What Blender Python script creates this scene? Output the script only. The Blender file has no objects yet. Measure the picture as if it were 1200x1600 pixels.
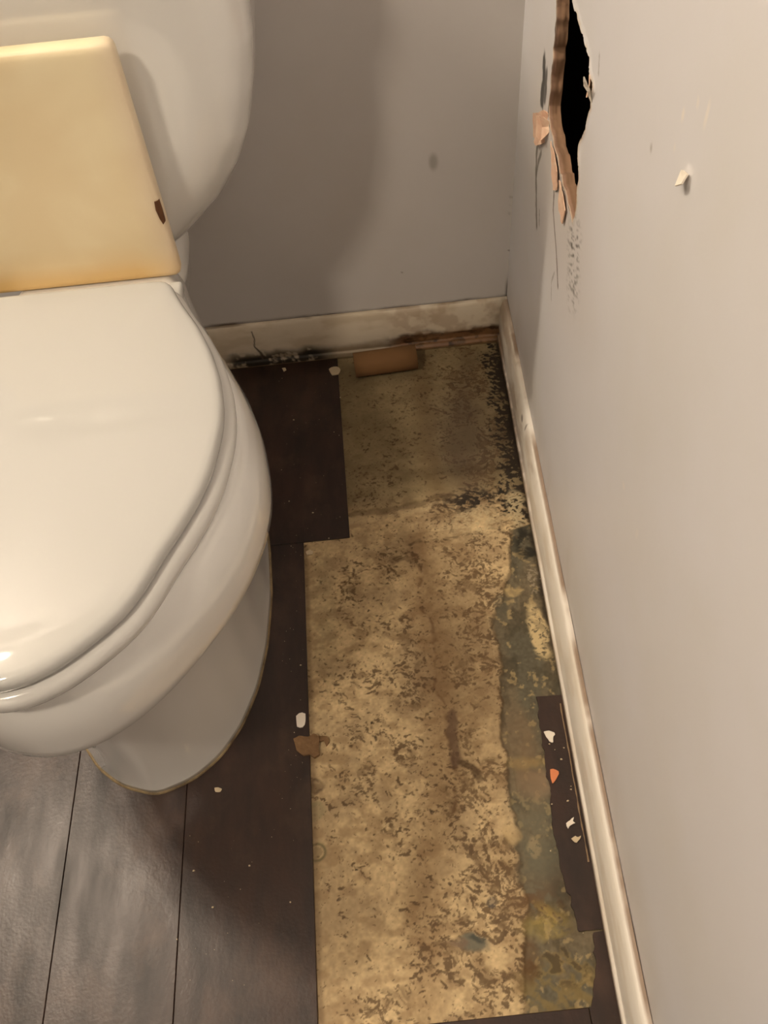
import bpy, math, random
import numpy as np
from mathutils import Vector, Matrix

# ------------------------------------------------------------------ camera, world, exposure
sc = bpy.context.scene
C = sc.collection
YAW, PITCH, ROLL, FPX = -0.00273512, 0.91878339, -0.10573326, 1338.242
f = np.array([math.sin(YAW) * math.cos(PITCH), math.cos(YAW) * math.cos(PITCH), -math.sin(PITCH)])
r0 = np.array([math.cos(YAW), -math.sin(YAW), 0.0])
u0 = np.cross(r0, f)
rr = r0 * math.cos(ROLL) + u0 * math.sin(ROLL)
uu = -r0 * math.sin(ROLL) + u0 * math.cos(ROLL)
cam = bpy.data.cameras.new('camera')
cam.sensor_fit = 'HORIZONTAL'
cam.sensor_width = 36.0
cam.lens = FPX / 1200 * 36.0
cam.clip_start = 0.02
co = bpy.data.objects.new('camera', cam)
C.objects.link(co)
co.matrix_world = Matrix(((rr[0], uu[0], -f[0], 0), (rr[1], uu[1], -f[1], 0), (rr[2], uu[2], -f[2], 1.0), (0, 0, 0, 1)))
sc.camera = co
w = bpy.data.worlds.new('world')
w.use_nodes = True
w.node_tree.nodes['Background'].inputs[0].default_value = (1.0, 0.85, 0.68, 1)
w.node_tree.nodes['Background'].inputs[1].default_value = 0.02
sc.world = w
sc.view_settings.view_transform = 'Standard'
sc.view_settings.look = 'None'
sc.view_settings.exposure = 0.0
sc.view_settings.gamma = 1.0
sc.view_settings.use_curve_mapping = False

LAMP_COL = (1.0, 0.86, 0.68)
VANITY_POWER = 420.0      # emission strength of the frosted bulbs
CEILING_POWER = 164.0
VANITY = [(-1.32, 0.86, 2.05), (-1.18, 0.86, 2.05), (-1.04, 0.86, 2.05)]
CEILING_LAMP = (-1.0, -0.55, 2.33)


# ------------------------------------------------------------------ helpers
def fl(px, py, z=0.0):
    """photo landmark -> point on the horizontal plane z"""
    d = (px - 600) / FPX * rr - (py - 800) / FPX * uu + f
    t = (z - 1.0) / d[2]
    return np.array([t * d[0], t * d[1]])


def flp(pts, z=0.0):
    return np.array([fl(x, y, z) for x, y in pts])


def lin(c):
    c = np.asarray(c, float) / 255.0
    return np.where(c <= 0.04045, c / 12.92, ((c + 0.055) / 1.055) ** 2.4)


def mesh_obj(name, verts, faces, mat=None, parent=None, smooth=True, col=None):
    me = bpy.data.meshes.new(name)
    verts = np.asarray(verts, float)
    if isinstance(faces, np.ndarray):
        n, k = faces.shape
        me.vertices.add(len(verts))
        me.vertices.foreach_set('co', verts.ravel())
        me.loops.add(n * k)
        me.loops.foreach_set('vertex_index', faces.astype(np.int32).ravel())
        me.polygons.add(n)
        me.polygons.foreach_set('loop_start', np.arange(0, n * k, k, dtype=np.int32))
        me.polygons.foreach_set('loop_total', np.full(n, k, dtype=np.int32))
        me.update(calc_edges=True)
        me.validate()
    else:
        me.from_pydata([tuple(v) for v in verts], [], faces)
        me.update()
    me.polygons.foreach_set('use_smooth', [smooth] * len(me.polygons))
    if col is not None:
        a = me.color_attributes.new('Col', 'FLOAT_COLOR', 'POINT')
        cc = np.ones((len(verts), 4), np.float32)
        cc[:, :3] = np.clip(col, 0, 1)
        a.data.foreach_set('color', cc.ravel())
    if mat:
        me.materials.append(mat)
    o = bpy.data.objects.new(name, me)
    C.objects.link(o)
    if parent:
        o.parent = parent
    return o


def tag(o, label=None, cat=None, group=None, kind=None):
    if label: o['label'] = label
    if cat: o['category'] = cat
    if group: o['group'] = group
    if kind: o['kind'] = kind
    return o


def empty(name, loc):
    o = bpy.data.objects.new(name, None)
    o.location = loc
    o.empty_display_size = 0.05
    C.objects.link(o)
    return o


def local(o, root):
    """keep a mesh modelled in world coordinates in place under its root"""
    o.parent = root
    o.matrix_parent_inverse = Matrix.Translation(root.location).inverted()
    return o


def mat(name, base=(.8, .8, .8), rough=0.5, attr=False, spec=0.5, coat=0.0, emit=None, es=0):
    m = bpy.data.materials.new(name)
    m.use_nodes = True
    nt = m.node_tree
    b = nt.nodes['Principled BSDF']
    b.inputs['Base Color'].default_value = (*base, 1)
    b.inputs['Roughness'].default_value = rough
    b.inputs['Specular IOR Level'].default_value = spec
    b.inputs['Coat Weight'].default_value = coat
    b.inputs['Coat Roughness'].default_value = 0.08
    if attr:
        a = nt.nodes.new('ShaderNodeAttribute')
        a.attribute_name = 'Col'
        nt.links.new(a.outputs['Color'], b.inputs['Base Color'])
    if emit:
        b.inputs['Emission Color'].default_value = (*emit, 1)
        b.inputs['Emission Strength'].default_value = es
    return m


def add_noise(m, scale=(10, 10, 10), detail=6, amount=0.15, dark=(0.5, 0.5, 0.5), bump=0.0, bscale=200.0, lo=.35, hi=.7, rough=None):
    """multiply the material's base colour by a soft mottling, add fine relief"""
    nt = m.node_tree
    b = nt.nodes['Principled BSDF']
    tc = nt.nodes.new('ShaderNodeTexCoord')
    mp = nt.nodes.new('ShaderNodeMapping')
    mp.inputs['Scale'].default_value = scale
    nt.links.new(tc.outputs['Object'], mp.inputs[0])
    n = nt.nodes.new('ShaderNodeTexNoise')
    n.inputs['Scale'].default_value = 1
    n.inputs['Detail'].default_value = detail
    n.inputs['Roughness'].default_value = 0.6
    nt.links.new(mp.outputs[0], n.inputs['Vector'])
    r = nt.nodes.new('ShaderNodeMapRange')
    r.inputs[1].default_value = lo
    r.inputs[2].default_value = hi
    r.inputs[4].default_value = amount
    nt.links.new(n.outputs[0], r.inputs[0])
    mx = nt.nodes.new('ShaderNodeMix')
    mx.data_type = 'RGBA'
    mx.blend_type = 'MIX'
    src = b.inputs['Base Color']
    if src.is_linked:
        nt.links.new(src.links[0].from_socket, mx.inputs[6])
    else:
        mx.inputs[6].default_value = src.default_value
    mx.inputs[7].default_value = (*dark, 1)
    nt.links.new(r.outputs[0], mx.inputs[0])
    nt.links.new(mx.outputs[2], b.inputs['Base Color'])
    if rough:
        r2 = nt.nodes.new('ShaderNodeMapRange')
        r2.inputs[1].default_value = .3
        r2.inputs[2].default_value = .7
        r2.inputs[3].default_value = rough[0]
        r2.inputs[4].default_value = rough[1]
        nt.links.new(n.outputs[0], r2.inputs[0])
        nt.links.new(r2.outputs[0], b.inputs['Roughness'])
    if bump:
        n2 = nt.nodes.new('ShaderNodeTexNoise')
        n2.inputs['Scale'].default_value = bscale
        n2.inputs['Detail'].default_value = 4
        nt.links.new(tc.outputs['Object'], n2.inputs['Vector'])
        bp = nt.nodes.new('ShaderNodeBump')
        bp.inputs['Strength'].default_value = bump
        bp.inputs['Distance'].default_value = 0.001
        nt.links.new(n2.outputs[0], bp.inputs['Height'])
        nt.links.new(bp.outputs[0], b.inputs['Normal'])
    return m


# numpy noise -------------------------------------------------------
def vnoise(x, y, seed=0):
    rng = np.random.RandomState(seed)
    T = rng.rand(256, 256)
    xi = np.floor(x).astype(int); yi = np.floor(y).astype(int)
    fx = x - xi; fy = y - yi
    fx = fx * fx * (3 - 2 * fx); fy = fy * fy * (3 - 2 * fy)
    a = T[xi & 255, yi & 255]; b = T[(xi + 1) & 255, yi & 255]
    c = T[xi & 255, (yi + 1) & 255]; d = T[(xi + 1) & 255, (yi + 1) & 255]
    return (a * (1 - fx) + b * fx) * (1 - fy) + (c * (1 - fx) + d * fx) * fy


def fbm(x, y, seed=0, octv=4, gain=.5):
    s = 0; a = 1; t = 0
    for k in range(octv):
        s = s + a * vnoise(x * 2 ** k + 17.3 * k, y * 2 ** k + 9.1 * k, seed + k); t += a; a *= gain
    return s / t


def ss(a, b, x):
    t = np.clip((x - a) / (b - a), 0, 1)
    return t * t * (3 - 2 * t)


def ell(X, Y, cx, cy, rx, ry, soft=1.0):
    d = np.sqrt(((X - cx) / rx) ** 2 + ((Y - cy) / ry) ** 2)
    return 1 - ss(1 - .5 * soft, 1 + .5 * soft, d)


def in_poly(X, Y, P):
    ins = np.zeros(X.shape, bool)
    n = len(P); j = n - 1
    for i in range(n):
        xi, yi = P[i]; xj, yj = P[j]
        if yi != yj:
            c = ((yi > Y) != (yj > Y)) & (X < (xj - xi) * (Y - yi) / (yj - yi) + xi)
            ins ^= c
        j = i
    return ins


def dist_seg(X, Y, P, closed=False):
    D = np.full(X.shape, 1e9); BX = X.copy(); BY = Y.copy()
    n = len(P)
    for i in range(n if closed else n - 1):
        a = P[i]; b = P[(i + 1) % n]
        dx, dy = b[0] - a[0], b[1] - a[1]
        L = dx * dx + dy * dy + 1e-12
        t = np.clip(((X - a[0]) * dx + (Y - a[1]) * dy) / L, 0, 1)
        qx = a[0] + t * dx; qy = a[1] + t * dy
        d = np.hypot(X - qx, Y - qy)
        m = d < D
        D[m] = d[m]; BX[m] = qx[m]; BY[m] = qy[m]
    return D, BX, BY


def mixc(col, m, c):
    m = np.clip(m, 0, 1)[..., None]
    return col * (1 - m) + np.asarray(c) * m


def grid_faces(nx, ny):
    i = np.arange(nx - 1)[:, None] * ny + np.arange(ny - 1)[None, :]
    return np.stack([i, i + ny, i + ny + 1, i + 1], -1).reshape(-1, 4)


def resample(P, n, closed=True):
    P = np.asarray(P, float)
    Q = np.vstack([P, P[:1]]) if closed else P
    s = np.r_[0, np.cumsum(np.hypot(*np.diff(Q, axis=0).T))]
    t = np.linspace(0, s[-1], n, endpoint=not closed)
    return np.stack([np.interp(t, s, Q[:, 0]), np.interp(t, s, Q[:, 1])], 1)


def smooth_closed(P, it=2):
    P = np.asarray(P, float)
    for _ in range(it):
        P = .25 * np.roll(P, 1, 0) + .5 * P + .25 * np.roll(P, -1, 0)
    return P


def loft(rings, cap0=True, cap1=True):
    """rings: list of (n,3) arrays -> verts, quads/ngon faces"""
    n = len(rings[0])
    V = np.vstack(rings)
    F = []
    for k in range(len(rings) - 1):
        for i in range(n):
            j = (i + 1) % n
            F.append((k * n + i, k * n + j, (k + 1) * n + j, (k + 1) * n + i))
    if cap0: F.append(tuple(range(n - 1, -1, -1)))
    if cap1:
        b = (len(rings) - 1) * n
        F.append(tuple(b + i for i in range(n)))
    return V, F


def box(x0, x1, y0, y1, z0, z1, bev=0.0, seg=2):
    import bmesh
    bm = bmesh.new()
    bmesh.ops.create_cube(bm, size=1)
    bmesh.ops.scale(bm, vec=(x1 - x0, y1 - y0, z1 - z0), verts=bm.verts)
    bmesh.ops.translate(bm, vec=((x0 + x1) / 2, (y0 + y1) / 2, (z0 + z1) / 2), verts=bm.verts)
    if bev: bmesh.ops.bevel(bm, geom=bm.edges, offset=bev, segments=seg, affect='EDGES', profile=0.5)
    bm.verts.index_update()
    V = [tuple(v.co) for v in bm.verts]; F = [tuple(v.index for v in p.verts) for p in bm.faces]
    bm.free()
    return V, F


# ------------------------------------------------------------------ materials
M_back = add_noise(mat('back_wall_paint', rough=.55, attr=True), (6, 6, 6), 5, .12, tuple(lin((180, 172, 160))), bump=.12, bscale=90)
M_right = add_noise(mat('right_wall_paint', rough=.42, attr=True), (5, 5, 5), 4, .10, tuple(lin((205, 198, 182))), bump=.12, bscale=70)
M_plain = mat('plain_wall', (.13, .12, .11), .6)
M_ceil = mat('ceiling_paint', (.25, .235, .22), .8)
M_trim = mat('trim_paint', rough=.4, attr=True)
M_floor = mat('bare_floor', rough=.75, attr=True, spec=.35)
M_slab = add_noise(mat('slab', (.05, .045, .038), .8), (30, 30, 30), 5, .6, (.12, .10, .075))
M_plank = mat('vinyl_plank', tuple(lin((54, 35, 27))), .38)
M_plank = add_noise(M_plank, (34, 9, 34), 8, .85, tuple(lin((29, 18, 13))), bump=.25, bscale=260, lo=.38, hi=.66, rough=(.33, .46))
M_plank = add_noise(M_plank, (14, 10, 14), 8, .8, tuple(lin((76, 55, 43))), lo=.5, hi=.72)
M_porc = mat('white_porcelain', (.82, .806, .78), .08, coat=1)
M_seat = mat('seat_plastic', (.52, .512, .49), .05)
M_seat2 = mat('seat_ring_plastic', (.66, .645, .62), .15)
M_panel = mat('aged_cream', rough=.35, attr=True)
M_chipwood = add_noise(mat('exposed_core', tuple(lin((110, 70, 35))), .8), (120, 120, 40), 4, .8, tuple(lin((50, 25, 10))))
M_card = add_noise(mat('cardboard', tuple(lin((116, 82, 46))), .85), (60, 60, 60), 5, .3, tuple(lin((112, 78, 44))), bump=.2)
M_edge = mat('gypsum_edge', rough=.9, attr=True)
M_dark = mat('cavity', (.03, .022, .016), .95)
M_stud = add_noise(mat('stud_wood', (.22, .13, .07), .9), (40, 40, 4), 5, .6, (.08, .04, .02))
M_paper = add_noise(mat('torn_paper', tuple(lin((222, 178, 150))), .9), (80, 80, 80), 4, .7, tuple(lin((236, 212, 186))))
M_chip = mat('paint_chip', tuple(lin((235, 225, 210))), .7)
M_chip_beige = mat('chip_beige', tuple(lin((200, 182, 150))), .7)
M_orange = mat('chip_orange', tuple(lin((214, 130, 84))), .7)
M_scrap = add_noise(mat('brown_scrap', tuple(lin((128, 98, 66))), .9), (90, 90, 90), 5, .6, tuple(lin((88, 62, 38))), bump=.5)
M_caulk = add_noise(mat('caulk', tuple(lin((150, 130, 96))), .6), (40, 40, 40), 5, .8, tuple(lin((62, 46, 28))))
M_caulk2 = mat('old_caulk', tuple(lin((140, 116, 88))), .8)
M_bulb = mat('lit_bulb', (1, 1, 1), .5, emit=LAMP_COL, es=VANITY_POWER)
M_dome = mat('lit_dome', (1, 1, 1), .5, emit=LAMP_COL, es=CEILING_POWER)
M_chrome = mat('brushed_chrome', (.6, .58, .55), .25)
M_chrome.node_tree.nodes['Principled BSDF'].inputs['Metallic'].default_value = 1

# ------------------------------------------------------------------ room shell
YB = 1.115                      # back wall
XR0, XRS = 0.1905, 0.0395       # right wall: x = XR0 + XRS*y
XL, YF, ZC = -1.85, -1.25, 2.4


def xr(y):
    return XR0 + XRS * np.asarray(y)


# back wall: fine grid in view, coarse outside; colour = old grey paint with faint mottling
xs = np.unique(np.round(np.r_[np.linspace(XL, -.42, 8), np.arange(-.42, .232, .0025), xr(YB)], 5))
zs = np.unique(np.round(np.r_[np.arange(-.004, .70, .0025), np.linspace(.70, ZC, 10)], 5))
X, Z = np.meshgrid(xs, zs, indexing='ij')
col = np.ones(X.shape + (3,)) * lin((205, 201, 199))
n1 = fbm(X * 14, Z * 14, 3)
col = mixc(col, (n1 - .45) * .5, lin((200, 192, 182)))
# dark line of dirt above the baseboard and mould flecks in the corner
e = Z - (.0865 + .002 * fbm(X * 60, X * 0 + 1, 8))
col = mixc(col, (1 - ss(.0, .0022 + .002 * (X < -.08), e)) * (.35 + .6 * ss(.35, .6, fbm(X * 18, Z * 3, 9))), lin((84, 60, 38)))
cd = np.abs(X - (xr(YB) - .001 - .0 * Z))
col = mixc(col, (1 - ss(.001, .004, cd)) * (1 - ss(.10, .13, Z)), lin((45, 34, 22)))
col = mixc(col, (1 - ss(.0015, .006, cd)) * ss(.70, .76, fbm(X * 150, Z * 150, 12)) * (1 - ss(.22, .30, Z)), lin((60, 48, 34)))
col = mixc(col, .45 * ell(X, Z, .118, .335, .006, .012), lin((90, 78, 58)))
col = mixc(col, .6 * ell(X, Z, .065, .153, .002, .0015), lin((70, 60, 48)))
V = np.stack([X, np.full_like(X, YB) - .0005 * fbm(X * 8, Z * 8, 5), Z], -1).reshape(-1, 3)
wall_back = mesh_obj('wall_back', V, grid_faces(len(xs), len(zs))[:, ::-1], M_back, col=col.reshape(-1, 3))
tag(wall_back, kind='structure')

# right wall with the torn hole -------------------------------------
HOLE = [(.923, .612), (.915, .597), (.913, .582), (.916, .566), (.912, .553), (.915, .537), (.911, .526), (.914, .512), (.910, .500),
        (.896, .492), (.878, .4915), (.862, .486), (.850, .4885), (.837, .486), (.824, .480), (.812, .483), (.804, .4785), (.788, .481), (.773, .478), (.757, .477), (.745, .4745),
        (.739, .486), (.737, .500), (.741, .512), (.741, .525), (.748, .536), (.755, .543), (.757, .552), (.749, .562), (.741, .573), (.737, .588), (.732, .600), (.735, .612), (.731, .618),
        (.739, .6225), (.744, .620), (.751, .626), (.757, .631), (.764, .630), (.772, .6345), (.781, .6335), (.788, .6375), (.797, .6345), (.806, .6375), (.816, .6365), (.828, .6395), (.838, .6385), (.850, .641), (.862, .650), (.880, .668), (.897, .70), (.915, .742), (.926, .75), (.931, .72), (.930, .68), (.927, .64)]
rng = random.Random(4)
HP = resample(HOLE, 300)
HP = HP + np.stack([(fbm(np.arange(300) * .35, np.zeros(300), 31, 3) - .5) * .004, (fbm(np.arange(300) * .35, np.ones(300) * 5, 33, 3) - .5) * .004], 1)
ys = np.unique(np.round(np.r_[np.linspace(YF, -.06, 12), np.arange(-.06, YB, .0022), YB], 5))
zs = np.unique(np.round(np.r_[np.arange(-.004, .36, .0022), np.arange(.36, .50, .0011), np.arange(.50, .88, .0022), np.linspace(.88, ZC, 12)], 5))
Y, Z = np.meshgrid(ys, zs, indexing='ij')
near = in_poly(Y, Z, [(.68, .43), (.98, .43), (.98, .79), (.68, .79)])
D = np.full(Y.shape, 1.0); QY = Y.copy(); QZ = Z.copy()
d_, a_, b_ = dist_seg(Y[near], Z[near], HP, True)
D[near] = d_
snap = D < .0013
QY2 = Y.copy(); QZ2 = Z.copy()
tmpa = Y.copy(); tmpb = Z.copy()
tmpa[near] = a_; tmpb[near] = b_
QY2[snap] = tmpa[snap]; QZ2[snap] = tmpb[snap]
inside = in_poly(Y, Z, HP)
inside &= ~snap
col = np.ones(Y.shape + (3,)) * lin((222, 220, 223))
n1 = fbm(Y * 7, Z * 7, 21)
col = mixc(col, (n1 - .42) * .7, lin((210, 206, 194)))
# dirt in the lower part and near the corner
col = mixc(col, .35 * (1 - ss(.09, .19, Z)) * fbm(Y * 30, Z * 14, 2), lin((150, 132, 104)))
eb = Z - .0865
col = mixc(col, (1 - ss(.0002, .0022, eb - .002 * fbm(Y * 20, Y * 0, 6))) * ss(.35, .6, fbm(Y * 14, Z * 2, 41)) * .7, lin((92, 62, 36)))
# scuffed brown haze around and below the hole
col = mixc(col, .30 * ell(Y, Z, .83, .47, .16, .10, 1.6), lin((176, 152, 120)))
col = mixc(col, .85 * (1 - ss(.0005, .004, D)) * ss(.3, .6, fbm(Y * 60, Z * 60, 81)), lin((198, 180, 156)))
# black mould flecks under the tip of the hole
sp = ss(.56, .66, fbm((-.0004 * Y + .00025 * Z) / 1.625e-6 / 2.6, (-.003 * Z - .0017 * Y) / 1.625e-6 / 4.2, 51, 3))
mk = np.maximum(ell(Y, Z, .725, .455, .028, .030, 1.3), .8 * ell(Y, Z, .712, .425, .025, .03, 1.2))
col = mixc(col, sp * mk * .85, lin((48, 40, 30)))
# dark vertical gouges left of the hole and thin scratches under them
def stroke(P, wd, c, amt, seed):
    global col
    dd, _, _ = dist_seg(Y, Z, P)
    ww = wd * (.35 + 1.1 * fbm(Y * 90, Z * 90, seed))
    col = mixc(col, (1 - ss(ww * .6, ww * 1.2, dd)) * amt, c)
stroke([(.962, .530), (.956, .515), (.957, .492)], .0135, lin((18, 18, 18)), .97, 61)
stroke([(.943, .528), (.941, .515), (.943, .500)], .007, lin((38, 36, 34)), .9, 62)
stroke([(.960, .440), (.962, .42), (.953, .395), (.935, .365), (.925, .35)], .006, lin((88, 78, 58)), .85, 63)
stroke([(.935, .440), (.948, .42), (.953, .40)], .0045, lin((80, 72, 56)), .8, 64)
stroke([(.915, .375), (.91, .36)], .003, lin((90, 80, 60)), .7, 66)
stroke([(.868, .484), (.846, .445), (.84, .425), (.80, .395), (.775, .37)], .003, lin((90, 60, 42)), .8, 67)
stroke([(.80, .37), (.81, .35), (.80, .33)], .002, lin((110, 100, 84)), .6, 68)
stroke([(.727, .648), (.722, .634)], .002, lin((110, 96, 78)), .5, 69)
# small marks on the open wall
col = mixc(col, .6 * ell(Y, Z, .552, .664, .0022, .003), lin((120, 110, 96)))
for (a, b, c_, d_, k) in [(.505, .713, .0022, .004, .9), (.485, .731, .002, .003, .6), (.467, .733, .0022, .008, .7), (.507, .69, .0018, .003, .45),
                          (.414, .637, .003, .010, .0), (.452, .409, .004, .003, .45), (.40, .41, .003, .006, .25)]:
    col = mixc(col, k * ell(Y, Z, a, b, c_, d_), lin((236, 228, 220)))
dent = .0006 * fbm(Y * 5, Z * 5, 71) + .0010 * ell(Y, Z, .473, .690, .006, .006)
XW = xr(QY2) - dent - .0022 * (1 - ss(0, .006, D)) * fbm(Y * 80, Z * 80, 77)
V = np.stack([XW, QY2, QZ2], -1).reshape(-1, 3)
F = grid_faces(len(ys), len(zs))
keep = ~(inside.reshape(-1)[F].any(1))
allsnap = snap.reshape(-1)[F].all(1)
cy = QY2.reshape(-1)[F].mean(1); cz = QZ2.reshape(-1)[F].mean(1)
keep &= ~(allsnap & in_poly(cy, cz, HP))
wall_right = mesh_obj('wall_right', V, F[keep], M_right, col=col.reshape(-1, 3))
tag(wall_right, kind='structure')

# cut thickness of the drywall: paper, gypsum, paper ------------------
n = len(HP)
rings = []; cols = []
cen = HP.mean(0)
for k, dpt in enumerate(np.linspace(0, .0135, 9)):
    jit = (fbm(np.arange(n) * .22, np.ones(n) * k * .9, 91, 3) - .5)
    rag = .0 if k == 0 else .0022 * jit * (1 + k * .12)
    dirn = cen - HP; dirn /= np.linalg.norm(dirn, axis=1)[:, None]
    P = HP + dirn * np.asarray(rag)[..., None] if k else HP
    y_, z_ = P[:, 0], P[:, 1]
    rings.append(np.stack([xr(y_) - .0012 + dpt, y_, z_], 1))
    g = fbm(np.arange(n) * .3, np.ones(n) * k, 92, 3)[:, None]
    if k == 0: c = lin((225, 205, 185)) * np.ones((n, 1))
    elif k < 3: c = lin((190, 150, 125)) * (1 - g * .5)
    else: g = g * .3 + .5 * fbm(np.arange(n) * .05, np.ones(n) * k * .8, 95, 2)[:, None]; c = lin((156, 124, 98)) * (1 - g) + lin((132, 98, 72)) * g
    # the near and upper edges show white paper
    c = c * np.ones((n, 3))
    cols.append(c)
V = np.vstack(rings)
F = []
for k in range(len(rings) - 1):
    i = np.arange(n); j = (i + 1) % n
    F.append(np.stack([k * n + i, k * n + j, (k + 1) * n + j, (k + 1) * n + i], 1))
o = mesh_obj('cut_edge', V, np.vstack(F), M_edge, wall_right, smooth=True, col=np.vstack(cols))
o['label'] = 'ragged brown cut edge of the broken drywall'

# stud bay behind the hole -------------------------------------------
def quadbox_open(y0, y1, z0, z1, d0, d1):
    V = []
    for d in (d0, d1):
        for (y_, z_) in ((y0, z0), (y1, z0), (y1, z1), (y0, z1)):
            V.append((float(xr(y_)) + d, y_, z_))
    F = [(4, 5, 6, 7), (0, 1, 5, 4), (1, 2, 6, 5), (2, 3, 7, 6), (3, 0, 4, 7)]
    return V, F
V, F = quadbox_open(.60, 1.06, .20, 1.1, .0035, .10)
mesh_obj('wall_cavity', V, F, M_dark, wall_right, smooth=False)
V, F = box(.262, .300, .80, .838, .25, 1.05, .002)
o = mesh_obj('stud', V, F, M_stud, wall_right, smooth=False)


def sheet(name, poly3, thick, m, parent=None, bend=None):
    """thin irregular flake with thickness; poly3 in its own plane as 3-D points (fan around centroid)"""
    P = np.asarray(poly3, float)
    c = P.mean(0)
    a = P[1] - P[0]
    nrm = np.zeros(3)
    for i in range(len(P)):
        nrm += np.cross(P[i] - c, P[(i + 1) % len(P)] - c)
    nrm /= np.linalg.norm(nrm)
    inner = c + (P - c) * .55
    top = [P + nrm * thick * .5, inner + nrm * thick * .9]
    k = len(P)
    V = np.vstack([P - nrm * thick * .5, top[0], top[1], [c + nrm * thick * 1.0], [c - nrm * thick * .5]])
    F = []
    for i in range(k):
        j = (i + 1) % k
        F += [(i, j, k + j, k + i), (k + i, k + j, 2 * k + j, 2 * k + i), (2 * k + i, 2 * k + j, 3 * k), (j, i, 3 * k + 1)]
    return mesh_obj(name, V, F, m, parent, smooth=False)


# torn paper folded over the far lower corner, and flaps along the lower edge
def wpt(y, z, d=0.0):
    return (float(xr(y)) - d, y, z)
def paper(pts, seed, thick=.0012, m=None, label=None, k=3):
    P = []
    rg = np.random.RandomState(seed)
    pts = np.asarray(pts, float)
    Q = []
    for i in range(len(pts)):
        a, b = pts[i], pts[(i + 1) % len(pts)]
        for t in range(k):
            p = a + (b - a) * t / k
            if t: p = p + rg.uniform(-.0016, .0016, 3) * (.5, 1, 1)
            Q.append(p)
    o = sheet('torn_paper', Q, thick, m or M_paper, wall_right)
    return o
paper([wpt(.985, .462, .004), wpt(.955, .478, .006), wpt(.925, .497, .004), (float(xr(.905)) + .004, .905, .497), (float(xr(.90)) + .008, .90, .478),
       wpt(.925, .456, .004), wpt(.945, .444, .006), wpt(.972, .440, .004)], 5)
paper([wpt(.935, .486, .010), wpt(.912, .496, .006), (float(xr(.90)) + .006, .898, .492), wpt(.905, .472, .008), wpt(.925, .466, .010)], 6)
paper([wpt(.875, .488, .003), wpt(.845, .489, .004), wpt(.825, .482, .004), wpt(.822, .462, .003), wpt(.838, .452, .003), wpt(.848, .458, .003), wpt(.862, .474, .003)], 7)
paper([wpt(.815, .478, .003), wpt(.790, .480, .004), wpt(.772, .470, .003), wpt(.778, .450, .003), wpt(.80, .452, .003)], 8)
paper([wpt(.737, .612, .001), wpt(.724, .632, .012), wpt(.728, .622, .010), wpt(.730, .605, .001)], 9, m=M_chip)
paper([wpt(.745, .622, .002), wpt(.738, .606, .004), (float(xr(.75)) + .004, .752, .606), (float(xr(.756)) + .003, .757, .618)], 10)
# little raised nub of torn paint on the open wall
o = sheet('paint_nub', [wpt(.484, .688, .001), wpt(.475, .6935, .003), wpt(.4675, .6955, .003), wpt(.466, .690, .006), wpt(.473, .6845, .007)], .0012, M_chip, wall_right)

# other walls and ceiling ---------------------------------------------
def slabbox(name, a, m, kind='structure'):
    V, F = box(*a)
    return tag(mesh_obj(name, V, F, m, smooth=False), kind=kind)
slabbox('wall_left', (XL - .1, XL, YF - .1, YB + .1, -.004, ZC), M_plain)
slabbox('wall_front', (XL, .35, YF - .1, YF, -.004, ZC), M_plain)
slabbox('ceiling', (XL - .1, .45, YF - .1, YB + .1, ZC, ZC + .1), M_ceil)

# ------------------------------------------------------------------ floor
slab = slabbox('floor', (XL - .1, .40, YF - .1, YB + .1, -.10, -.0035), M_slab)

# stained bare sheet under the missing planks: 1 mm grid, worn surface
gx = np.arange(-.128, .226, .001); gy = np.arange(.098, 1.114, .001)
X, Y = np.meshgrid(gx, gy, indexing='ij')
wx = X + .016 * (fbm(X * 42 + .6 * Y * 42, Y * 42, 101, 5) - .5); wy = Y + .016 * (fbm(X * 42, Y * 42 - 20 * X, 102, 5) - .5)
rx_ = wx * .94 - wy * .34; ry_ = wx * .34 + wy * .94
col = np.ones(X.shape + (3,)) * lin((210, 184, 140))
big = fbm(X * 9, Y * 6, 103)
col = mixc(col, ss(.40, .75, big) * .55, lin((158, 134, 100)))
fine = fbm(X * 300, Y * 300, 104, 2)
col *= (1 + (fine - .5) * .45)[..., None]
med = fbm(X * 60, Y * 90, 105, 4)
col = mixc(col, ss(.42, .72, med) * .55, lin((140, 112, 78)))
col = mixc(col, ss(.45, .7, fbm(rx_ * 33, ry_ * 26, 107, 5)) * .38, lin((150, 128, 98)))

def P(*pts): return flp(pts, -.001)
def E(px, py, rx, ry, soft=1.0):   # ellipse on the floor given around a landmark, radii in metres
    c = fl(px, py)
    return ell(wx, wy, c[0], c[1], rx, ry, soft)
def stripx(P0, wd, soft=.5):
    dd, _, _ = dist_seg(wx, wy, P0)
    return 1 - ss(wd * (1 - soft), wd * (1 + soft), dd)

# upper square (behind the step): greyer, greener, darker
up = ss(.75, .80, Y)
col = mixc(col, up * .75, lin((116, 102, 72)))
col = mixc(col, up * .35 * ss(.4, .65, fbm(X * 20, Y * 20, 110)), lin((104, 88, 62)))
# brown vertical streaks
col = mixc(col, .50 * stripx(P((650, 845), (668, 960), (690, 1110), (690, 1250), (660, 1420), (665, 1560)), .020, .8) * (.5 + fbm(X * 60, Y * 12, 111)), lin((116, 84, 50)))
col = mixc(col, .42 * stripx(P((660, 560), (665, 700), (690, 800)), .014, .8), lin((104, 80, 48)))
col = mixc(col, .40 * stripx(P((735, 560), (720, 700), (735, 790)), .022, .8), lin((84, 64, 44)))
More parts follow.
